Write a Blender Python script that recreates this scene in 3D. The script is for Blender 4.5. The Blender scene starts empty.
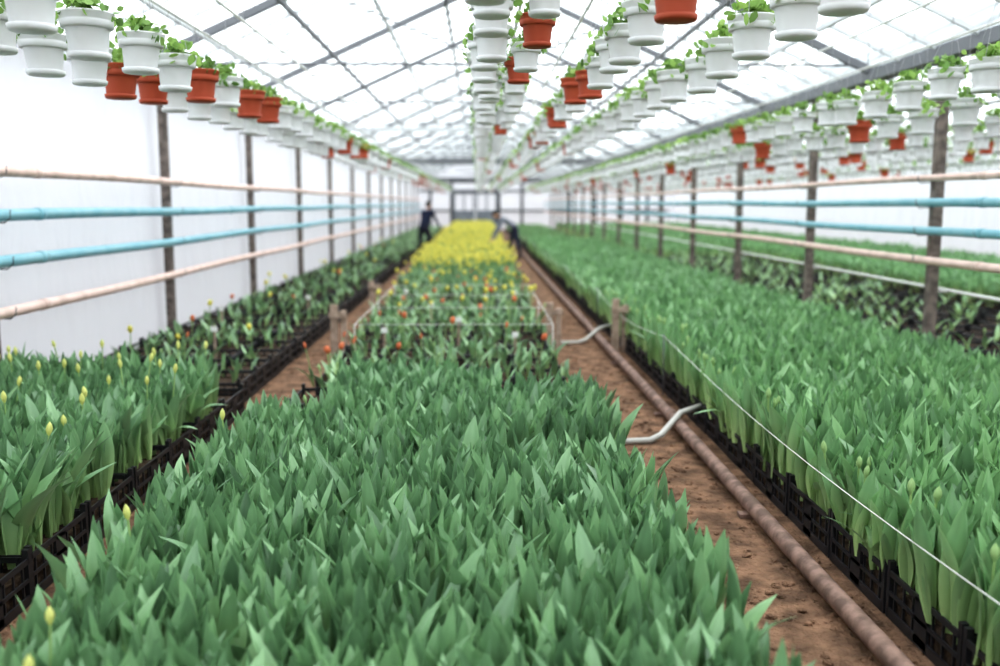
import bpy, math
import numpy as np
from mathutils import Vector, Matrix
R = np.random.default_rng(7)
scene = bpy.context.scene
H = 1.6
YF = 60.0     # far end
YN = -5.0     # near end
XL, XR, XR2 = -3.6, 4.15, 11.9
EAVE, RIDGE = 3.0, 4.75

# ------------------------------------------------------------- materials
def mat(name, col, rough=0.6, spec=0.3, metal=0.0, noise=None, bump=None, transl=0.0, attr=None):
    m = bpy.data.materials.new(name); m.use_nodes = True
    nt = m.node_tree; N = nt.nodes; Lk = nt.links
    b = N['Principled BSDF']
    b.inputs['Base Color'].default_value = (*col, 1)
    b.inputs['Roughness'].default_value = rough
    b.inputs['Specular IOR Level'].default_value = spec
    b.inputs['Metallic'].default_value = metal
    src = None
    if noise:
        col2, scale, lo, hi = noise
        tc = N.new('ShaderNodeTexCoord')
        tx = N.new('ShaderNodeTexNoise'); tx.inputs['Scale'].default_value = scale
        tx.inputs['Detail'].default_value = 6
        rp = N.new('ShaderNodeMapRange'); rp.inputs[1].default_value = lo; rp.inputs[2].default_value = hi
        mx = N.new('ShaderNodeMix'); mx.data_type = 'RGBA'
        mx.inputs[6].default_value = (*col, 1); mx.inputs[7].default_value = (*col2, 1)
        Lk.new(tc.outputs['Object'], tx.inputs['Vector'])
        Lk.new(tx.outputs['Fac'], rp.inputs[0]); Lk.new(rp.outputs[0], mx.inputs[0])
        src = mx.outputs[2]
    if attr:
        cb, ct, lo, hi = attr
        a = N.new('ShaderNodeAttribute'); a.attribute_name = 'tt'
        mx = N.new('ShaderNodeMix'); mx.data_type = 'RGBA'
        mx.inputs[6].default_value = (*cb, 1); mx.inputs[7].default_value = (*ct, 1)
        mp = N.new('ShaderNodeMapRange'); mp.inputs[1].default_value = 0.05; mp.inputs[2].default_value = 0.75
        Lk.new(a.outputs['Fac'], mp.inputs[0]); Lk.new(mp.outputs[0], mx.inputs[0])
        a2 = N.new('ShaderNodeAttribute'); a2.attribute_name = 'rnd'
        mr = N.new('ShaderNodeMapRange'); mr.inputs[3].default_value = lo; mr.inputs[4].default_value = hi
        Lk.new(a2.outputs['Fac'], mr.inputs[0])
        hs = N.new('ShaderNodeHueSaturation')
        mh = N.new('ShaderNodeMapRange'); mh.inputs[3].default_value = 0.52; mh.inputs[4].default_value = 0.485
        Lk.new(a2.outputs['Fac'], mh.inputs[0]); Lk.new(mh.outputs[0], hs.inputs['Hue'])
        Lk.new(mr.outputs[0], hs.inputs['Value']); Lk.new(mx.outputs[2], hs.inputs['Color'])
        src = hs.outputs['Color']
    if src: Lk.new(src, b.inputs['Base Color'])
    if bump:
        scale, strength, dist = bump
        tc = N.new('ShaderNodeTexCoord')
        tx = N.new('ShaderNodeTexNoise'); tx.inputs['Scale'].default_value = scale; tx.inputs['Detail'].default_value = 8
        bp = N.new('ShaderNodeBump'); bp.inputs['Strength'].default_value = strength; bp.inputs['Distance'].default_value = dist
        Lk.new(tc.outputs['Object'], tx.inputs['Vector']); Lk.new(tx.outputs['Fac'], bp.inputs['Height'])
        Lk.new(bp.outputs[0], b.inputs['Normal'])
    if transl > 0:
        t = N.new('ShaderNodeBsdfTranslucent'); t.inputs['Color'].default_value = (*col, 1)
        if src: Lk.new(src, t.inputs['Color'])
        ms = N.new('ShaderNodeMixShader'); ms.inputs[0].default_value = transl
        out = N['Material Output']
        Lk.new(b.outputs[0], ms.inputs[1]); Lk.new(t.outputs[0], ms.inputs[2]); Lk.new(ms.outputs[0], out.inputs['Surface'])
    return m

M_leaf = mat('tulip_leaf', (.1,.3,.1), .38, .7, transl=.16, attr=((.30,.43,.18),(.195,.345,.175),.45,1.6))
M_leafR = mat('tulip_leaf_fresh', (.1,.3,.1), .38, .7, transl=.16, attr=((.40,.53,.23),(.215,.385,.18),.5,1.6))
M_stem = mat('tulip_stem', (.34,.50,.20), .5, .3, transl=.1)
M_budg = mat('green_bud', (.35,.52,.22), .5, .3, transl=.1)
M_yel = mat('yellow_petal', (.80,.74,.16), .5, .3, transl=.25)
M_pale = mat('pale_yellow_bud', (.76,.78,.28), .5, .3, transl=.25)
M_red = mat('orange_red_petal', (.75,.24,.11), .5, .3, transl=.25)
M_soil = mat('potting_soil', (.035,.024,.017), .95, .1, noise=((.09,.062,.043),30,.4,.65), bump=(40,.8,.02))
M_path = mat('path_soil', (.31,.185,.12), .95, .08, noise=((.13,.08,.054),7,.38,.62), bump=(26,1.0,.06))
M_crate = mat('black_plastic', (.020,.020,.023), .45, .4)
M_wood = mat('weathered_wood', (.25,.21,.185), .85, .15, noise=((.13,.11,.10),12,.4,.6), bump=(30,.4,.01))
M_stake = mat('raw_wood', (.48,.37,.30), .85, .15, noise=((.32,.24,.19),14,.4,.6))
M_beige = mat('pinkish_pipe', (.78,.58,.52), .5, .3, noise=((.62,.46,.40),5,.45,.65))
M_blue = mat('blue_pipe', (.20,.44,.52), .45, .35, noise=((.27,.50,.57),4,.4,.6))
M_rust = mat('rusty_pipe', (.28,.18,.145), .7, .25, noise=((.14,.09,.072),13,.40,.60), bump=(60,.3,.005))
M_hose = mat('grey_hose', (.50,.49,.46), .55, .3)
M_potw = mat('white_pot_plastic', (.90,.90,.91), .45, .35, transl=.28)
M_potr = mat('terracotta_pot_plastic', (.50,.10,.05), .5, .3, transl=.15)
M_foli = mat('basket_foliage', (.1,.3,.05), .5, .3, transl=.35, attr=((.16,.27,.07),(.29,.46,.13),.6,1.4))
M_wire = mat('hanger_wire', (.38,.38,.39), .5, .3)
M_frame = mat('painted_frame', (.66,.68,.70), .6, .2)
M_dark = mat('dark_steel', (.17,.175,.19), .6, .3)
M_dark2 = mat('end_frame_steel', (.07,.075,.085), .6, .3)
M_white = mat('white_pipe', (.82,.82,.8), .5, .3)
M_string = mat('string_fibre', (.75,.75,.72), .6, .2)
M_door = mat('door_panel', (.24,.27,.30), .5, .3, noise=((.16,.18,.21),3,.4,.6))

def sheet_mat(name, col, bumpscale, transl, clear=0.0, strength=.35):
    m = bpy.data.materials.new(name); m.use_nodes = True
    nt = m.node_tree; N = nt.nodes; Lk = nt.links
    for n in list(N):
        if n.type != 'OUTPUT_MATERIAL': N.remove(n)
    out = [n for n in N if n.type=='OUTPUT_MATERIAL'][0]
    d = N.new('ShaderNodeBsdfDiffuse'); d.inputs[0].default_value = (*col,1)
    t = N.new('ShaderNodeBsdfTranslucent'); t.inputs[0].default_value = (*col,1)
    ms = N.new('ShaderNodeMixShader'); ms.inputs[0].default_value = transl
    Lk.new(d.outputs[0], ms.inputs[1]); Lk.new(t.outputs[0], ms.inputs[2])
    tc = N.new('ShaderNodeTexCoord'); mp = N.new('ShaderNodeMapping'); mp.inputs['Scale'].default_value = (1,1,.35)
    tx = N.new('ShaderNodeTexNoise'); tx.inputs['Scale'].default_value = bumpscale; tx.inputs['Detail'].default_value = 5
    bp = N.new('ShaderNodeBump'); bp.inputs['Strength'].default_value = strength; bp.inputs['Distance'].default_value = .08
    Lk.new(tc.outputs['Object'], mp.inputs[0]); Lk.new(mp.outputs[0], tx.inputs['Vector']); Lk.new(tx.outputs['Fac'], bp.inputs['Height'])
    Lk.new(bp.outputs[0], d.inputs['Normal']); Lk.new(bp.outputs[0], t.inputs['Normal'])
    last = ms
    if clear > 0:
        tr = N.new('ShaderNodeBsdfTransparent'); tr.inputs[0].default_value = (.96,.98,.98,1)
        m2 = N.new('ShaderNodeMixShader'); m2.inputs[0].default_value = clear
        Lk.new(ms.outputs[0], m2.inputs[1]); Lk.new(tr.outputs[0], m2.inputs[2]); last = m2
    Lk.new(last.outputs[0], out.inputs['Surface'])
    return m
M_sheet = sheet_mat('polythene_sheet', (.68,.68,.715), 1.6, .25, strength=1.0)
M_glass = sheet_mat('greenhouse_glass', (.85,.9,.93), 1.0, .6, clear=.78)

# ------------------------------------------------------------- mesh builder
class MB:
    def __init__(s): s.V=[];s.L=[];s.T=[];s.M=[];s.rn=[];s.tt=[];s.S=[];s.n=0
    def raw(s,V,L,T,Mi,rn=None,tt=None,smooth=False):
        V=np.asarray(V,float).reshape(-1,3); k=len(V)
        s.V.append(V); s.L.append(np.asarray(L,np.int64)+s.n); s.T.append(np.asarray(T,np.int64)); s.M.append(np.asarray(Mi,np.int64))
        s.rn.append(np.full(k,.5) if rn is None else rn); s.tt.append(np.full(k,.5) if tt is None else tt)
        s.S.append(np.full(len(T),smooth) if np.isscalar(smooth) else smooth)
        s.n+=k
    def poly(s,V,F,m=0,smooth=False,tt=None,rn=None):
        L=[i for f in F for i in f]; T=[len(f) for f in F]
        s.raw(V,L,T,[m]*len(F),smooth=smooth,tt=tt,rn=rn)
    def box(s,c,d,m=0,rot=None):
        x,y,z=[q/2 for q in d]
        V=np.array([[-x,-y,-z],[x,-y,-z],[x,y,-z],[-x,y,-z],[-x,-y,z],[x,-y,z],[x,y,z],[-x,y,z]])
        if rot is not None: V=V@np.array(rot).T
        V=V+np.array(c)
        s.poly(V,[(3,2,1,0),(4,5,6,7),(0,1,5,4),(1,2,6,5),(2,3,7,6),(3,0,4,7)],m)
    def beam(s,a,b,w,h,m=0):
        a=Vector(a);b=Vector(b);d=b-a;L=d.length;q=d.to_track_quat('Y','Z').to_matrix()
        s.box((a+b)/2,(w,L,h),m,rot=q)
    def tube(s,pts,r,seg=8,m=0,cap=True):
        pts=[Vector(p) for p in pts];n=len(pts);V=[]
        rr=r if hasattr(r,'__len__') else [r]*n
        up=Vector((0,0,1))
        for i,p in enumerate(pts):
            d=(pts[min(i+1,n-1)]-pts[max(i-1,0)]).normalized()
            u=up if abs(d.z)<.9 else Vector((1,0,0))
            a=d.cross(u).normalized();b=a.cross(d).normalized()
            for k in range(seg):
                t=2*math.pi*k/seg; V.append(p+(a*math.cos(t)+b*math.sin(t))*rr[i])
        F=[(i*seg+k,i*seg+(k+1)%seg,(i+1)*seg+(k+1)%seg,(i+1)*seg+k) for i in range(n-1) for k in range(seg)]
        if cap: F+= [tuple(range(seg))[::-1],tuple((n-1)*seg+k for k in range(seg))]
        s.poly([tuple(v) for v in V],F,m,smooth=True)
    def lathe(s,prof,seg,m=0,c=(0,0,0),rib=0,tt=None,ribz=(0,9),smooth=True):
        V=[];n=len(prof)
        for j,(r,z) in enumerate(prof):
            for k in range(seg):
                t=2*math.pi*k/seg; q=r*(1+(rib if (k%2 and ribz[0]<=z<=ribz[1]) else 0))
                V.append((c[0]+q*math.cos(t),c[1]+q*math.sin(t),c[2]+z))
        F=[(j*seg+k,j*seg+(k+1)%seg,(j+1)*seg+(k+1)%seg,(j+1)*seg+k) for j in range(n-1) for k in range(seg)]
        s.poly(V,F,m,smooth=smooth)
    def tpl(s):
        return dict(V=np.concatenate(s.V),L=np.concatenate(s.L),T=np.concatenate(s.T),M=np.concatenate(s.M),tt=np.concatenate(s.tt),rn=np.concatenate(s.rn),S=np.concatenate(s.S))
    def scatter(s,tpls,pos,rot=None,scale=None,tilt=None,pick=None):
        pos=np.asarray(pos,float).reshape(-1,3);N=len(pos)
        if N==0: return
        rot=R.uniform(0,2*math.pi,N) if rot is None else np.full(N,rot) if np.isscalar(rot) else rot
        scale=np.ones(N) if scale is None else scale
        pick=R.integers(0,len(tpls),N) if pick is None else pick
        ta=R.normal(0,tilt,(N,2)) if tilt else np.zeros((N,2))
        rnd=R.uniform(0,1,N)
        for ti,t in enumerate(tpls):
            ix=np.nonzero(pick==ti)[0];n=len(ix)
            if n==0: continue
            V=t['V'];k=len(V);c=np.cos(rot[ix])[:,None];sn=np.sin(rot[ix])[:,None]
            x=V[None,:,0]*c-V[None,:,1]*sn; y=V[None,:,0]*sn+V[None,:,1]*c; z=np.repeat(V[None,:,2],n,0)
            x=x+z*ta[ix,0][:,None]; y=y+z*ta[ix,1][:,None]
            sc=scale[ix][:,None]
            W=np.stack([x*sc,y*sc,z*sc],-1)+pos[ix][:,None,:]
            off=np.arange(n)[:,None]*k
            L=(t['L'][None]+off).reshape(-1)
            rn=np.clip(rnd[ix][:,None]*.45+t['rn'][None]*.55,0,1).reshape(-1)
            s.raw(W.reshape(-1,3),L,np.tile(t['T'],n),np.tile(t['M'],n),rn=rn,tt=np.tile(t['tt'],n),smooth=np.tile(t['S'],n))
    def build(s,name,mats,parent=None):
        V=np.concatenate(s.V).astype(np.float32);L=np.concatenate(s.L).astype(np.int32);T=np.concatenate(s.T).astype(np.int32)
        me=bpy.data.meshes.new(name)
        me.vertices.add(len(V));me.vertices.foreach_set('co',V.ravel())
        me.loops.add(len(L));me.loops.foreach_set('vertex_index',L)
        me.polygons.add(len(T));st=np.concatenate([[0],np.cumsum(T)[:-1]]).astype(np.int32)
        me.polygons.foreach_set('loop_start',st);me.polygons.foreach_set('loop_total',T)
        me.polygons.foreach_set('material_index',np.concatenate(s.M).astype(np.int32))
        me.polygons.foreach_set('use_smooth',np.concatenate(s.S).astype(bool))
        for nm,arr in (('rnd',s.rn),('tt',s.tt)):
            a=me.attributes.new(nm,'FLOAT','POINT');a.data.foreach_set('value',np.concatenate(arr).astype(np.float32))
        me.update(calc_edges=True)
        for m in mats: me.materials.append(m)
        o=bpy.data.objects.new(name,me);scene.collection.objects.link(o)
        if parent: o.parent=parent
        return o
def empty(name,loc=(0,0,0)):
    e=bpy.data.objects.new(name,None);e.location=loc;scene.collection.objects.link(e);return e

# ------------------------------------------------------------- tulip templates
def leaf(mb,az,L,W,bend,ns,fold=.45,twist=0.3,m=0,r0=.008,z0=0.0,p=2.2,droop=0.0):
    V=[];tt=[];rn=[];ph=R.uniform(0,6.28);wv=R.uniform(0,.18);base=R.uniform(0,.75)
    Q=(-1,-.55,0,.55,1) if ns>=8 else (-1,0,1)
    nq=len(Q)
    for i in range(ns+1):
        t=i/ns
        w=W*max(0.0,math.sin(math.pi*(.10+.90*t**1.2)))**.76
        if i==ns: w=.0008
        r=r0+bend*L*(t**p)
        z=z0+L*t*(1-.25*bend*t)-droop*L*t**3
        a=az+twist*t
        d=np.array([math.cos(a),math.sin(a),0]);sd=np.array([-math.sin(a),math.cos(a),0])
        f=fold*(1-.45*t)
        c=d*r+np.array([0,0,z])
        for q in Q:
            V.append(c+sd*w*q-d*(w*(f*q*q*1.3+wv*math.sin(8*t+ph+2*q)*t*abs(q))));tt.append(t)
            rn.append(base+(.28 if abs(q)==1 else 0)+(.10 if q==0 else 0))
    F=[]
    for i in range(ns):
        for j in range(nq-1):
            a=i*nq+j;F.append((a,a+1,a+nq+1,a+nq))
    mb.poly(V,F,m,smooth=True,tt=np.array(tt),rn=np.array(rn))
BUD=[(.004,0),(.010,.012),(.0135,.026),(.010,.042),(.001,.056)]
FLW=[(.005,0),(.020,.012),(.025,.032),(.021,.052),(.010,.062)]
def plant(ns,nl,hgt=.385,wid=.038,bud=None,seg=6,sp=.15,m=0,stemh=None,flw=BUD,bm=2,droop=0.0):
    mb=MB();a0=R.uniform(0,6.28)
    for i in range(nl):
        k=(1,.93,.8,.7)[i]
        L=hgt*R.uniform(.84,1.08)*k
        leaf(mb,a0+i*(2.5+R.uniform(-.4,.4)),L,wid*R.uniform(.68,1.22)*(1,.92,.78,.6)[i],max(.01,R.normal(sp,.13)),ns,twist=R.uniform(-.9,.9),fold=R.uniform(.2,.75),m=m,droop=droop*(i==0))
    if bud:
        sh=stemh or hgt*.8
        mb.tube([(0,0,0),(.004,.003,sh*.5),(0,0,sh)],.0042,seg=4 if seg<7 else 6,m=1,cap=False)
        mb.lathe(flw,seg,m=bm,c=(0,0,sh))
    return mb.tpl()
PM=[M_leaf,M_stem,M_budg,M_yel,M_pale,M_red]
PMR=[M_leafR,M_stem,M_budg,M_yel,M_pale,M_red]
HI=[plant(9,3+(i%2),bud=None,sp=(.12 if i%4 else .35)) for i in range(20)]
HIE=[plant(9,4,bud=(i==3),sp=.12,stemh=.33,seg=8) for i in range(6)]
DRP=[plant(10,3,bud=None,sp=.75,droop=.35) for i in range(5)]
HIP=[plant(8,3,bud=True,bm=4,stemh=.37+.015*i,seg=8) for i in range(4)]
MI=[plant(5,3,bud=None) for i in range(8)]
LO=[plant(3,2,wid=.042,bud=None) for i in range(6)]
SPY=[plant(4,2,hgt=.24,wid=.024,bud=True,bm=3,stemh=.31+.02*i,seg=6,sp=.4,flw=FLW) for i in range(5)]
SPR=[plant(4,2,hgt=.24,wid=.024,bud=True,bm=5,stemh=.26+.02*i,seg=6,sp=.4,flw=BUD if i%2 else FLW) for i in range(5)]
SPG=[plant(5,2,hgt=.24,wid=.026,bud=(i%3==0),seg=5,sp=.7) for i in range(6)]
YSH=[plant(5,1+(i%2),hgt=.20,wid=.020,bud=None,sp=.25) for i in range(6)]

def grid(x0,x1,y0,y1,s,crx=.4,cry=.6,gap=.0,keep=1.0):
    xs=np.arange(x0+s/2,x1,s);ys=np.arange(y0+s/2,y1,s)
    X,Y=np.meshgrid(xs,ys);X=X+((np.arange(len(ys))%2)*s/2)[:,None]
    X=X.ravel()+R.uniform(-.42,.42,X.size)*s;Y=Y.ravel()+R.uniform(-.42,.42,Y.size)*s
    k=(X>x0)&(X<x1)
    if gap>0:
        fx=(X-x0)%crx;fy=(Y-y0)%cry
        k&=(fx>gap)&(fx<crx-gap)&(fy>gap)&(fy<cry-gap)
    if keep<1: k&=R.uniform(0,1,X.size)<keep
    return X[k],Y[k]
def und(X,Y,a=.04):
    return 1+a*np.sin(X*3.1+1.3*np.sin(Y*1.7))+a*np.sin(Y*2.3+X*1.1)+R.normal(0,.06,len(X))
Z0=.13
def fill(mb,tpls,x0,x1,y0,y1,s,hs=1.0,gap=0.0,keep=1.0,z=Z0,tilt=.08,crates=(.4,.6),a=.04):
    X,Y=grid(x0,x1,y0,y1,s,crates[0],crates[1],gap,keep)
    mb.scatter(tpls,np.stack([X,Y,np.full(len(X),z)],-1),scale=hs*und(X,Y,a),tilt=tilt)

# ------------------------------------------------------------- crates
def crate_tpl(w=.39,l=.585,h=.19,nx=5,ny=7,soil=True,detail=True):
    mb=MB();t=.008
    for sx in (-1,1):
        for sy in (-1,1):
            mb.box((sx*(w/2-.012),sy*(l/2-.012),(h+.035)/2),(.024,.024,h+.035))
    for sx in (-1,1):
        for z,hh in ((h-.012,.024),(.10,.016),(.02,.04)):
            mb.box((sx*(w/2-t/2),0,z),(t,l-.03,hh))
        if detail:
            for k in range(ny): mb.box((sx*(w/2-t),-l/2+.06+k*(l-.12)/(ny-1),h/2),(t,.01,h-.01))
            mb.box((sx*(w/2-.006),0,h*.5),(.012,.10,h-.02))
    for sy in (-1,1):
        for z,hh in ((h-.012,.024),(.10,.016),(.02,.04)):
            mb.box((0,sy*(l/2-t/2),z),(w-.03,t,hh))
        if detail:
            for k in range(nx): mb.box((-w/2+.05+k*(w-.10)/(nx-1),sy*(l/2-t),h/2),(.01,t,h-.01))
    mb.box((0,0,.01),(w-.02,l-.02,.012))
    if soil: mb.box((0,0,.072),(w-.036,l-.036,.115),1)
    return mb.tpl()
CR=crate_tpl();CRL=crate_tpl(detail=False)
def crates(mb,x0,nx,y0,y1,tp,dx=.4,dy=.6,keep=1.0,jit=.006):
    n=int(round((y1-y0)/dy));P=[(x0+dx*(i+.5)+R.uniform(-jit,jit),y0+dy*(j+.5),0.003) for i in range(nx) for j in range(n) if R.uniform()<keep]
    mb.scatter([tp],P,rot=0.0)
def soilbed(mb,x0,x1,y0,y1,z=.13):
    mb.box(((x0+x1)/2,(y0+y1)/2,z/2+.002),(x1-x0,y1-y0,z),1)

# ---- centre bed (foreground)
CX0,CX1=-1.36,.76
S=.066
mb=MB()
fill(mb,HI,CX0+.02,-.95,.8,5.7,S,hs=1.0,gap=.006,crates=(.425,.6))
fill(mb,HI,-.95,.13,.8,7.0,S,hs=1.0,gap=.006,crates=(.425,.6))
fill(mb,HI,.13,CX1,.8,4.7,S,hs=1.0,gap=.006)
fill(mb,HI,.13,CX1,4.98,6.2,S,hs=1.04)
X,Y=grid(CX0,CX0+.3,1.5,5,.36);mb.scatter(HIP,np.stack([X,Y,np.full(len(X),Z0)],-1),scale=R.uniform(.9,1.05,len(X)),tilt=.08)
mb.build('tulip_bed',PM)
mb=MB()
crates(mb,CX0,1,.8,7.4,CR); crates(mb,CX1-.4,1,.8,7.4,CR); crates(mb,CX0+.42,3,6.2,7.4,CR)
soilbed(mb,CX0+.42,CX1-.42,.8,6.2)
mb.build('tulip_crates',[M_crate,M_soil])
# ---- centre bed (harvested, flowering, yellow)
mb=MB();crates(mb,CX0+.06,5,7.6,20,CR,keep=.98);crates(mb,CX0+.06,5,20,YF-3,CRL)
mb.build('tulip_crates',[M_crate,M_soil])
mb=MB()
fill(mb,SPG,CX0,CX1,7.8,10.6,.19,keep=.22,tilt=.2,hs=.9)
fill(mb,YSH,CX0,CX1,7.8,13,.15,keep=.5,tilt=.1)
fill(mb,SPG,CX0,-.98,6.0,7.4,.16,keep=.3,tilt=.2)
fill(mb,SPG,CX0,CX1,10.6,20,.19,keep=.5,tilt=.2)
fill(mb,SPR,CX0,CX1,7.8,18,.50,keep=.42,tilt=.12)
fill(mb,SPY,CX0,CX1,11.0,20,.36,keep=.5,tilt=.12)
fill(mb,MI,CX0,CX1,15.5,20,.19,keep=.5,hs=.8,tilt=.12)
fill(mb,SPR,-1.48,-1.0,7.6,8.6,.24,keep=.5,tilt=.12)
mb.build('flowering_tulips',PM)
mb=MB()
fill(mb,SPY,CX0,CX1,18.5,34,.15,tilt=.1);fill(mb,SPY,CX0,CX1,34,YF-3,.18,hs=1.1,tilt=.1)
fill(mb,MI,CX0,CX1,20,YF-3,.135,hs=.88)
mb.build('yellow_tulip_bed',PM)
# ---- left bed
LX0,LX1=-3.42,-1.8
mb=MB()
fill(mb,HI,LX0,LX1-.07,.8,7.0,S,hs=1.1,gap=.006)
X,Y=grid(LX0,LX1-.05,1.5,7,.33);mb.scatter(HIP,np.stack([X,Y,np.full(len(X),Z0)],-1),scale=R.uniform(1.02,1.14,len(X)),tilt=.08)
X,Y=grid(LX1-.16,LX1-.05,1.5,7,.11,keep=.22);mb.scatter(DRP,np.stack([X,Y,np.full(len(X),Z0)],-1),scale=R.uniform(.8,1.0,len(X)),tilt=.08)
mb.build('tulip_bed',PM)
mb=MB();crates(mb,LX1-.4,1,.8,7.4,CR);crates(mb,LX0,3,6.8,7.4,CR)
soilbed(mb,LX0,LX1-.42,.8,6.8)
mb.build('tulip_crates',[M_crate,M_soil])
mb=MB();crates(mb,LX0-.06,4,7.6,22,CR,keep=.97);crates(mb,LX0-.06,4,22,YF-3,CRL)
mb.build('tulip_crates',[M_crate,M_soil])
mb=MB()
fill(mb,SPG,LX0,-1.95,7.8,24,.28,keep=.3,tilt=.25,hs=.9);fill(mb,YSH,LX0,-1.95,7.8,22,.18,keep=.5,tilt=.12)
fill(mb,SPG,LX0,-1.95,24,YF-3,.22,keep=.6,tilt=.25,hs=1.0)
fill(mb,SPY,LX0,-1.95,8,30,.7,keep=.25,tilt=.15)
fill(mb,SPR,LX0,-1.95,8,30,.9,keep=.2,tilt=.15)
mb.build('harvested_tulips',PM)
# ---- right bed
RX0,RX1=1.58,3.78
mb=MB()
fill(mb,HIE,RX0,RX0+.12,1.2,12,S,hs=1.12)
fill(mb,HI,RX0+.12,RX1,1.2,12,S+.002,hs=1.12,gap=.004)
X,Y=grid(RX0,RX0+.1,1.5,12,.1,keep=.12);mb.scatter(DRP,np.stack([X,Y,np.full(len(X),Z0)],-1),scale=R.uniform(.8,1.0,len(X)),tilt=.08)
fill(mb,MI,RX0,RX1,12,24,.075,hs=1.12)
fill(mb,LO,RX0,RX1,24,31,.09,hs=1.12)
fill(mb,LO,RX0,RX1,31,YF-3,.3,hs=.9)
mb.build('tulip_bed',PMR)
mb=MB();crates(mb,RX0,1,1.2,24,CR);crates(mb,RX0,1,24,31.2,CRL);crates(mb,RX0,5,31.2,YF-3,CRL);crates(mb,RX1-.38,1,1.2,31.2,CRL)
soilbed(mb,RX0+.42,RX1-.42,1.2,31)
mb.build('tulip_crates',[M_crate,M_soil])
# ---- second bay beds
mb=MB();crates(mb,4.45,6,5,40,CRL);crates(mb,7.3,1,5,50,CRL)
soilbed(mb,7.75,11.5,5,YF-3)
mb.build('tulip_crates',[M_crate,M_soil])
mb=MB()
fill(mb,SPG,4.45,6.85,6,26,.26,keep=.4,tilt=.2)
fill(mb,LO,4.45,6.85,26,YF-3,.16,hs=.95)
fill(mb,MI,7.3,11.5,8,22,.10,hs=1.0);fill(mb,LO,7.3,11.5,22,YF-3,.13,hs=1.05)
mb.build('tulip_bed',PMR)

# ------------------------------------------------------------- shell
mb=MB();mb.poly([(-6,-8,0),(14,-8,0),(14,64,0),(-6,64,0)],[(0,1,2,3)])
def clod():
    c=MB();V=[];F=[];n=6
    prof=[(.55,-.2),(1,.15),(.75,.5),(.1,.68)]
    for r,z in prof:
        for k in range(n):
            t=2*math.pi*k/n;q=r*R.uniform(.7,1.2);V.append((q*math.cos(t),q*math.sin(t)*.8,z*R.uniform(.8,1.1)))
    F=[(j*n+k,j*n+(k+1)%n,(j+1)*n+(k+1)%n,(j+1)*n+k) for j in range(3) for k in range(n)]+[tuple(18+k for k in range(n))]
    c.poly(V,F,0);return c.tpl()
CL=[clod() for _ in range(6)]
for x0,x1,y1,n in ((.74,1.56,14,3200),(-1.82,-1.36,16,1100)):
    P=np.stack([R.uniform(x0,x1,n),R.uniform(.8,y1,n),np.zeros(n)],-1)
    mb.scatter(CL,P,scale=np.clip(R.exponential(.0065,n)+.003,0,.026))
mb.build('floor',[M_path])
def sheet(name,a,b,z0,z1,n=60):
    mb=MB();a=np.array(a,float);b=np.array(b,float);V=[];nz=8
    nrm=np.array([b[1]-a[1],a[0]-b[0]]);nrm/=np.linalg.norm(nrm)
    for i in range(n+1):
        for j in range(nz+1):
            p=a+(b-a)*i/n+nrm*R.normal(0,.016);V.append((p[0],p[1],z0+(z1-z0)*j/nz))
    F=[(i*(nz+1)+j,(i+1)*(nz+1)+j,(i+1)*(nz+1)+j+1,i*(nz+1)+j+1) for i in range(n) for j in range(nz)]
    mb.poly(V,F,smooth=True);return mb.build(name,[M_sheet])
sheet('wall_left',(XL-.12,YN),(XL-.12,YF),0,EAVE,120)
sheet('wall_right',(XR2+.12,YN),(XR2+.12,YF),0,EAVE,120)
def gable(name,y):
    mb=MB();V=[(XL-.12,y,0),(XR2+.12,y,0),(XR2+.12,y,EAVE),((XR+XR2)/2,y,RIDGE),(XR,y,EAVE),((XL+XR)/2,y,RIDGE),(XL-.12,y,EAVE)]
    mb.poly(V,[(0,1,2,3,4),(0,4,5,6)]);mb.build(name,[M_sheet])
gable('wall_far',YF);gable('wall_near',YN)
mb=MB();y=YF-.08
for x in (-2.9,-1.6,1.3,2.7,5.6,7.2,8.8,10.4): mb.box((x,y,EAVE/2),(.16,.08,EAVE),0)
for z in (1.15,2.35): mb.box((-2.6,y,z),(2.0,.06,.12),0);mb.box((2.7,y,z),(2.8,.06,.12),0);mb.box((8,y,z),(7.4,.06,.12),0)
mb.box(((XL+XR)/2,y-.02,EAVE),(XR-XL,.12,.30),0)
mb.build('trim_1',[M_dark2])
e=empty('door_1')
mb=MB();mb.box((-.15,y-.02,2.33),(2.9,.1,.18));mb.box((-1.55,y-.02,1.15),(.16,.1,2.3));mb.box((1.25,y-.02,1.15),(.16,.1,2.3));mb.build('frame',[M_dark2],e)
for i,x in enumerate((-.84,.54)):
    mb=MB();mb.box((x,y-.04,.62),(1.28,.05,1.1),0)
    for dx in (-.6,0,.6): mb.box((x+dx,y-.04,1.72),(.09,.05,1.1),0)
    mb.box((x,y-.04,2.22),(1.28,.05,.08),0);mb.box((x+(.5 if i==0 else -.5),y-.1,1.05),(.03,.06,.2),1)
    mb.build(f'leaf_{i+1}',[M_door,M_dark2],e)
mb=MB()
for xa,xb in ((XL-.12,XR),(XR,XR2+.12)):
    xm=(xa+xb)/2
    mb.poly([(xa,YN,EAVE),(xm,YN,RIDGE),(xm,YF,RIDGE),(xa,YF,EAVE)],[(0,1,2,3)])
    mb.poly([(xb,YN,EAVE),(xm,YN,RIDGE),(xm,YF,RIDGE),(xb,YF,EAVE)],[(0,1,2,3)])
mb.build('ceiling',[M_glass])
mb=MB()
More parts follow.
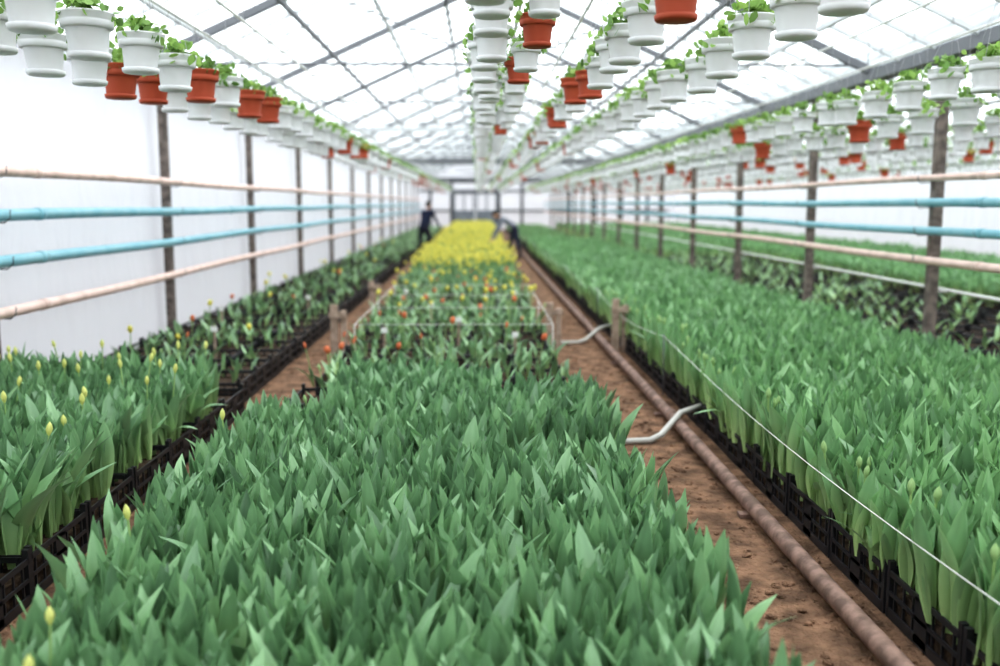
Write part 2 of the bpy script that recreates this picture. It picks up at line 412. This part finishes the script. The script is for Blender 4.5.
for xa,xb in ((XL,XR),(XR,XR2)):
    xm=(xa+xb)/2;ys=np.arange(YN+.3,YF,.75)
    for k,y in enumerate(ys):
        big=(k%5==0);w=.07 if big else .034;h=.08 if big else .04
        for xe in (xa,xb):
            mb.beam((xe,y,EAVE-.06),(xm,y,RIDGE-.06),w,h,1 if big else 0)
        if big:
            mb.tube([(xa,y,EAVE+.02),(xb,y,EAVE+.02)],.014,6,1)
            mb.tube([(xm,y,EAVE+.02),(xm,y,RIDGE-.1)],.012,6,1)
            for xe in (xa,xb):
                q=xm+(xe-xm)*.5
                mb.tube([(q,y,(EAVE+RIDGE)/2-.1),(xm+(xe-xm)*.02,y,EAVE+.02)],.010,6,1)
    for xe in (xa,xb):
        for f in (.22,.42,.62,.82):
            x=xe+(xm-xe)*f;z=EAVE+(RIDGE-EAVE)*f-.12
            mb.box((x,(YN+YF)/2,z),(.045,YF-YN-.4,.05),1 if f in(.42,.82) else 0)
    mb.box((xm,(YN+YF)/2,RIDGE-.12),(.08,YF-YN-.4,.12),0)
mb.box((XR,(YN+YF)/2,EAVE-.08),(.18,YF-YN-.4,.12),1);mb.box((XL,(YN+YF)/2,EAVE-.08),(.12,YF-YN-.4,.12),0);mb.box((XR2,(YN+YF)/2,EAVE-.08),(.12,YF-YN-.4,.12),0)
mb.box(((XL+XR)/2,32,EAVE-.05),(XR-XL-.2,.12,.22),1)
mb.box(((XL+XR)/2,19,EAVE-.0),(XR-XL-.2,.07,.09),0)
mb.build('roof_frame',[M_frame,M_dark])

# posts
SPL=.0012*972*3.6
Y0=.00205*972*3.6
pl=[Y0+k*SPL for k in range(-2,14) if Y0+k*SPL<YF-1]
mb=MB()
for yy in pl: mb.beam((XL+.02,yy,0),(XL+.02+R.normal(0,.01),yy,EAVE-.13),.085,.09)
mb.build('support_posts',[M_wood])
mb=MB()
PR=[];k=-3
while True:
    yy=(.00217+.00082*k)*972*4.2;k+=1
    if yy>YF-1: break
    if yy<YN: continue
    PR.append(yy);mb.beam((XR+.03,yy,0),(XR+.03+R.normal(0,.012),yy,EAVE-.15),.085,.09)
mb.build('support_posts',[M_wood])
# pipes along walls
def pipes(name,x,zs,side,posts):
    e=empty(name)
    for i,(z,r,m) in enumerate(zs):
        mb=MB();pts=[];n=60
        for j in range(n+1):
            yy=YN+.3+(YF-YN-.6)*j/n;pts.append((x,yy,z+.008*math.sin(yy*.8+i)))
        mb.tube(pts,r,12)
        for yy in np.arange(1.8,YF-2,6.0): mb.tube([(x,yy-.06,z+.008*math.sin(yy*.8+i)),(x,yy+.06,z+.008*math.sin(yy*.8+i))],r*1.10,12)
        mb.build(f'pipe_{i+1}',[m],e)
    mb=MB()
    for yy in posts:
        for z,r,m in zs:
            mb.tube([(x-side*.10,yy+.055,z-r),(x,yy+.055,z-r-.006),(x+side*.0+side*r,yy+.055,z-.3*r),(x+side*(r+.004),yy+.055,z+r*.9)],.006,6)
    mb.build('brackets',[M_dark],e)
pipes('heating_pipes',XL+.14,[(1.835,.040,M_beige),(1.51,.046,M_blue),(1.17,.046,M_blue),(.80,.042,M_beige)],1,pl)
pipes('heating_pipes',XR-.09,[(1.82,.030,M_beige),(1.60,.038,M_blue),(1.35,.038,M_blue),(1.09,.036,M_beige)],-1,PR)
mb=MB();mb.tube([(XR+.2,YN+.4,.80),(XR+.2,YF-1,.80)],.016,8)
for yy in PR: mb.tube([(XR+.07,yy,.79),(XR+.2,yy,.79)],.007,6)
mb.build('irrigation_pipe',[M_white])
# path pipe
mb=MB();pts=[(1.41-.0012*max(0,yy),yy,.065+.004*math.sin(yy)) for yy in np.arange(YN+.5,YF-2,.8)]
mb.tube(pts,.040,16)
for yy in (1.5,6.9,12.3,18,24): mb.tube([(1.407,yy-.05,.067),(1.407,yy+.05,.067)],.046,16)
for yy in np.arange(0,50,2.4): mb.box((1.40,yy,.013),(.13,.06,.022))
mb.build('rusty_heating_pipe',[M_rust])
def hose(y):
    mb=MB();mb.tube([(.62,y+.02,.03),(.8,y,.026),(1.0,y-.02,.022),(1.15,y,.022),(1.24,y+.08,.04),(1.33,y+.2,.09),(1.42,y+.32,.14),(1.58,y+.4,.17)],.021,10)
    mb.build('grey_hose',[M_hose])
hose(6.35);hose(11.0)
# string
mb=MB();pts=[]
anch=[0.6,8.0,12.5,17,22,27,32,37,42,47,52]
for a,b in zip(anch[:-1],anch[1:]):
    for j in range(16):
        t=j/16;yy=a+(b-a)*t;pts.append((1.54+.008*math.sin(yy),yy,.50-.10*math.sin(math.pi*t)))
mb.tube(pts,.0022,6)
for a in anch: mb.tube([(1.55,a,0),(1.55,a,.52)],.006,6,1)
mb.build('guide_string',[M_string,M_dark])
# stakes
for x,yy,h in ((-1.50,10.4,.52),(.83,10.6,.52),(1.53,10.4,.58),(-1.55,14.6,.45)):
    mb=MB();mb.box((x-.045,yy,h/2),(.075,.06,h));mb.box((x+.055,yy+.02,h*.44),(.06,.05,h*.88));mb.box((x,yy-.04,h*.8),(.19,.02,.06));mb.build('wooden_stake',[M_stake])
mb=MB()
for x,yy,h in ((-.9,9.3,.42),(-.2,9.9,.45),(.35,9.1,.40),(-.55,11.4,.45),(.1,12.3,.45),(.5,13.2,.42),(-1.0,13.5,.42),(-2.5,9.2,.45),(-2.9,11.0,.45),(-2.2,12.6,.42)):
    mb.box((x,yy,.13+(h-.13)/2),(.022,.016,h-.13));mb.box((x,yy-.012,h-.03),(.06,.008,.05),1)
mb.build('plant_label_stakes',[M_stake,M_white])
# support net
mb=MB();fx0,fx1,fy0,fy1,fz=-1.15,.70,9.0,13.4,.48
for x in (fx0,fx1):
    mb.tube([(x,fy0,fz),(x,fy1,fz)],.0035,6)
    for yy in (fy0,11.2,fy1): mb.tube([(x,yy,0.14),(x,yy,fz)],.005,6)
for yy in np.linspace(fy0,fy1,4): mb.tube([(fx0,yy,fz),(fx1,yy,fz)],.003,6)
mb.build('support_net',[M_string])

# ------------------------------------------------------------- hanging pots
def pot(seg,white=True,nleaf=80,hi=True):
    mb=MB();m=0 if white else 1
    if hi:
        mb.lathe([(.0,.0),(.076,.0),(.080,.004),(.082,.016),(.082,.026),(.0925,.115),(.095,.118)],seg,m,rib=.02,ribz=(.02,.116))
        mb.lathe([(.095,.118),(.108,.120),(.1115,.124),(.114,.150),(.1125,.153),(.1155,.157),(.118,.178),(.121,.181),(.121,.188),(.110,.188),(.106,.165)],seg,m,rib=.012,ribz=(.124,.151))
        mb.lathe([(.0,-.010),(.084,-.010),(.090,-.004),(.093,.014),(.090,.015),(.084,.004)],seg,m)
    else:
        mb.lathe([(.0,-.008),(.088,-.008),(.090,.012),(.082,.014),(.094,.118),(.110,.122),(.119,.186),(.106,.180)],seg,m)
    mb.lathe([(.108,.172),(.0,.180)],seg,4)
    for i in range(nleaf):
        a=R.uniform(0,6.28);r=R.uniform(.0,.155);h=R.uniform(.01,.085) if r<.09 else R.uniform(-.055,.045)
        c=np.array([r*math.cos(a),r*math.sin(a),.188+h]);s=R.uniform(.018,.034)*(1 if hi else 1.7)
        u=R.normal(0,1,3);u/=np.linalg.norm(u);v=np.cross(u,R.normal(0,1,3));v/=np.linalg.norm(v)
        tt=R.uniform(0,1)
        if hi: mb.poly([c-u*s,c-u*s*.4-v*s*.6,c+u*s*.4-v*s*.5,c+u*s,c+u*s*.4+v*s*.5,c-u*s*.4+v*s*.6],[(0,1,2,3,4,5)],2,tt=np.full(6,tt),rn=np.full(6,R.uniform()))
        else: mb.poly([c-u*s,c-v*s*.6,c+u*s,c+v*s*.6],[(0,1,2,3)],2,tt=np.full(4,tt),rn=np.full(4,R.uniform()))
        if hi and i%2==0: mb.tube([(r*.6*math.cos(a),r*.6*math.sin(a),.17),tuple(c)],.0015,3,2,cap=False)
    hh=.52
    for k in range(3):
        a=2.094*k+.4;mb.tube([(.118*math.cos(a),.118*math.sin(a),.184),(0,0,hh)],.0016 if hi else .0025,3,3,cap=False)
    mb.tube([(0,0,hh-.01),(0,0,.68)],.002 if hi else .0025,3,3,cap=False)
    return mb.tpl()
POT=[pot(32,True) for _ in range(3)]+[pot(32,False) for _ in range(2)]
POL=[pot(10,True,24,False) for _ in range(2)]+[pot(10,False,24,False)]
MP=[M_potw,M_potr,M_foli,M_wire,M_soil]
def potrow(x,zc,ystart,sp,reds=(),pr=.1,yend=YF-3,sc=.92):
    mb=MB();zb=H+zc-.085
    k0=-int((ystart-.5)/sp)
    ys=[];k=k0
    while ystart+k*sp<yend: ys.append((k,ystart+k*sp));k+=1
    P=[];pk=[];P2=[];pk2=[]
    for k,yy in ys:
        red=(k in reds) if yy<7.5 else R.uniform()<pr
        p=(x+R.normal(0,.015),yy+R.normal(0,.03),zb+R.normal(0,.012))
        if yy<13: P.append(p);pk.append(R.integers(3,5) if red else R.integers(0,3))
        else: P2.append(p);pk2.append(2 if red else R.integers(0,2))
    if P: mb.scatter(POT,P,pick=np.array(pk),tilt=.025,scale=np.full(len(P),sc))
    if P2: mb.scatter(POL,P2,pick=np.array(pk2),tilt=.025,scale=np.full(len(P2),sc))
    zr=zb+.675*sc
    mb.tube([(x,.2,zr),(x,yend,zr)],.010,8,5)
    for yy in np.arange(1.0,yend,3.75):
        xm=(XL+XR)/2 if x<XR else (XR+XR2)/2; half=(XR-XL)/2
        zt=RIDGE-(RIDGE-EAVE)*min(1,abs(x-xm)/half)-.02
        mb.tube([(x,yy,zr),(x,yy,zt)],.004,5,3)
    mb.build('hanging_flower_pots',MP+[M_white])
potrow(-1.60,.70,3.63,.56,reds=(4,6),pr=.18)
potrow(-1.97,.68,4.09,.50,reds=(3,4),pr=.22)
potrow(.06,.76,3.3,.44,sc=.78,pr=.04)
potrow(.25,.76,3.75,.60,reds=(1,3),pr=.08,sc=.68)
potrow(.69,.74,3.5,.52,reds=(0,5,6),pr=.12,sc=.82)
potrow(1.27,.75,3.47,.57,reds=(),sc=.95,pr=.05)
potrow(2.86,.72,5.54,.52,reds=(),pr=.08)
potrow(3.35,.62,8.0,.6,reds=(),pr=.14)
for x in (4.7,5.6,6.6,7.6,8.8,10.0): potrow(x,.70+R.uniform(-.04,.04),8.1+R.uniform(0,.4),.52,pr=.17)

# ------------------------------------------------------------- people
def person(name,loc,rz,bend,hands,shirt,trous,hairc,stride=.12,knee=.06,look=.5):
    e=empty(name,loc);e.rotation_euler=(0,0,rz)
    J={};J['pel']=(0,0,.92)
    def sp(d,x=0,fwd=0):
        return (x,math.sin(bend)*d+fwd*math.cos(bend),.92+math.cos(bend)*d-fwd*math.sin(bend))
    J['wai']=sp(.16);J['che']=sp(.36,0,.01);J['nek']=sp(.50)
    hb=bend*look
    nk=Vector(J['nek']);hd=Vector((0,math.sin(hb),math.cos(hb)))
    J['nk2']=tuple(nk+hd*.09)
    bones=[('pel','wai',0),('wai','che',0),('che','nek',0),('nek','nk2',2)]
    rad={'pel':(.155,.12),'wai':(.14,.105),'che':(.165,.12),'nek':(.07,.07),'nk2':(.052,.055)}
    for s,sg in (('l',-1),('r',1)):
        J['hip'+s]=(sg*.10,0,.86);J['kne'+s]=(sg*.13,knee+sg*stride*.6,.48);J['ank'+s]=(sg*.13,sg*stride-.03,.09);J['toe'+s]=(sg*.15,sg*stride+.14,.045)
        J['sho'+s]=sp(.45,sg*.185);hx=Vector(hands[0 if sg<0 else 1]);sh=Vector(J['sho'+s])
        mid=(sh+hx)/2;L=(hx-sh).length;off=math.sqrt(max(0,.29**2-(L/2)**2)) if L<.58 else 0
        J['elb'+s]=tuple(mid+Vector((sg*.5,-.6,-.2)).normalized()*off);J['wri'+s]=tuple(hx)
        dr=(hx-Vector(J['elb'+s])).normalized();J['pal'+s]=tuple(hx+dr*.07)
        bones+=[('pel','hip'+s,1),('hip'+s,'kne'+s,1),('kne'+s,'ank'+s,1),('ank'+s,'toe'+s,3),('che','sho'+s,0),('sho'+s,'elb'+s,0),('elb'+s,'wri'+s,0),('wri'+s,'pal'+s,2)]
        rad.update({'hip'+s:(.095,.1),'kne'+s:(.062,.065),'ank'+s:(.045,.05),'toe'+s:(.042,.032),'sho'+s:(.068,.068),'elb'+s:(.045,.045),'wri'+s:(.028,.032),'pal'+s:(.036,.018)})
    names=list(J);me=bpy.data.meshes.new('sk');idx={n:i for i,n in enumerate(names)}
    me.from_pydata([J[n] for n in names],[(idx[a],idx[b]) for a,b,_ in bones],[])
    o=bpy.data.objects.new('sk',me);scene.collection.objects.link(o)
    o.modifiers.new('s','SKIN');me.skin_vertices
    for n in names:
        sv=me.skin_vertices[0].data[idx[n]];sv.radius=rad[n];sv.use_root=(n=='pel')
    ss=o.modifiers.new('u','SUBSURF');ss.levels=2;ss.render_levels=2
    dg=bpy.context.evaluated_depsgraph_get();nm=bpy.data.meshes.new_from_object(o.evaluated_get(dg))
    bpy.data.objects.remove(o)
    ms=[mat(name+'_shirt',shirt,.8,.1,noise=(tuple(c*.8 for c in shirt),6,.4,.6)),mat(name+'_trousers',trous,.8,.1),mat(name+'_skin',(.62,.38,.28),.5,.3),mat(name+'_shoes',(.03,.03,.035),.6,.3),mat(name+'_hair',hairc,.6,.3),mat(name+'_eye',(.02,.02,.02),.2,.5)]
    for m in ms[:4]: nm.materials.append(m)
    for p in nm.polygons:
        c=p.center;best=1e9;bm=0
        for a,b,mi in bones:
            A=Vector(J[a]);B=Vector(J[b]);t=max(0,min(1,(c-A).dot(B-A)/(B-A).length_squared));d=(c-(A+(B-A)*t)).length/(1.0 if mi!=0 else 1.15)
            if d<best: best=d;bm=mi
        p.material_index=bm;p.use_smooth=True
    b=bpy.data.objects.new('body',nm);scene.collection.objects.link(b);b.parent=e
    mb=MB();up=hd;fw=Vector((0,math.cos(hb),-math.sin(hb)));c=Vector(J['nk2'])+up*.09+fw*.02
    q=lambda x,f,u:tuple(c+Vector((x,0,0))+fw*f+up*u)
    V=[];rings=[(-.118,.012,.015,.035),(-.105,.036,.045,.028),(-.07,.056,.075,.014),(-.03,.066,.088,.004),(.01,.073,.095,0),(.05,.075,.097,-.004),(.085,.062,.08,-.006),(.108,.035,.045,-.006),(.118,.004,.004,-.006)]
    sg=16
    for u,rx,ry,f0 in rings:
        for k in range(sg):
            t=2*math.pi*k/sg;V.append(q(rx*math.cos(t),ry*math.sin(t)+f0,u))
    F=[(j*sg+k,j*sg+(k+1)%sg,(j+1)*sg+(k+1)%sg,(j+1)*sg+k) for j in range(len(rings)-1) for k in range(sg)]
    mb.poly(V,F,2,smooth=True)
    mb.tube([q(0,.088,.018),q(0,.104,-.012),q(0,.112,-.022),q(0,.09,-.03)],[.006,.009,.013,.006],8,2)
    mb.tube([q(-.024,.082,-.052),q(0,.088,-.053),q(.024,.082,-.052)],[.003,.006,.003],6,3)
    for s in (-1,1):
        mb.tube([q(s*.028-.012,.084,.008),q(s*.028,.090,.008),q(s*.028+.012,.084,.008)],[.003,.007,.003],6,5)
        mb.tube([q(s*.072,.0,.025),q(s*.082,-.008,.01),q(s*.076,-.002,-.022)],[.008,.012,.007],8,2)
    V=[]
    hr=[(-.06,.068,.07),(-.02,.078,.085),(.02,.082,.09),(.055,.084,.1),(.09,.07,.086),(.115,.042,.05),(.128,.004,.004)]
    for u,rx,ry in hr:
        for k in range(sg):
            t=2*math.pi*k/sg;fr=math.sin(t)
            V.append(q(rx*math.cos(t),(ry*fr if fr<0 else ry*fr*(.25 if u<.04 else 1.0))-.012,u))
    F=[(j*sg+k,j*sg+(k+1)%sg,(j+1)*sg+(k+1)%sg,(j+1)*sg+k) for j in range(len(hr)-1) for k in range(sg)]
    mb.poly(V,F,4,smooth=True)
    for s,sgn in (('l',-1),('r',1)):
        w=Vector(J['wri'+s]);p=Vector(J['pal'+s]);d=(p-w).normalized();sd=d.cross(Vector((0,1,0))).normalized();cu=sd.cross(d).normalized()
        for k,L in enumerate((.068,.078,.072,.056)):
            b0=p+sd*(-.027+.018*k)
            mb.tube([b0-d*.01,b0+d*L*.45+cu*.006,b0+d*L*.8+cu*.022,b0+d*L*.95+cu*.04],[.009,.0085,.008,.006],8,2)
        b0=w+d*.025-sd*.026*1
        mb.tube([b0,b0-sd*.022+d*.025+cu*.01,b0-sd*.026+d*.05+cu*.024],[.011,.01,.007],8,2)
    mb.build('head_and_hands',ms,e)
person('standing_worker',(-1.60,29.0,0),-.6,.40,[(-.2,.48,.84),(.2,.52,.90)],(.025,.03,.06),(.03,.03,.045),(.03,.02,.015),stride=.1)
person('bending_worker',(1.08,28.0,0),math.pi/2+.1,1.0,[(-.18,.62,.62),(.18,.66,.60)],(.24,.25,.30),(.04,.045,.07),(.02,.018,.015),stride=.14,look=.9)

# ------------------------------------------------------------- light / camera
w=bpy.data.worlds.new('sky');scene.world=w;w.use_nodes=True
bg=w.node_tree.nodes['Background'];bg.inputs[0].default_value=(.93,.97,1,1);bg.inputs[1].default_value=2.75
sl=bpy.data.lights.new('sun','SUN');sl.energy=2.0;sl.angle=math.radians(45);sl.color=(1,.98,.95)
so=bpy.data.objects.new('sun',sl);so.rotation_euler=(math.radians(-20),math.radians(22),0);scene.collection.objects.link(so)
cam=bpy.data.cameras.new('camera');cam.lens=35;cam.sensor_width=36;co=bpy.data.objects.new('camera',cam);scene.collection.objects.link(co)
co.location=(0,0,H);co.rotation_euler=(math.radians(90-7.6),0,math.radians(-1.3));scene.camera=co
cam.dof.use_dof=True;cam.dof.focus_distance=4.2;cam.dof.aperture_fstop=1.2
cam.clip_end=300
scene.view_settings.view_transform='Standard'
try: scene.view_settings.look='Medium High Contrast'
except Exception as ex: print('look',ex)
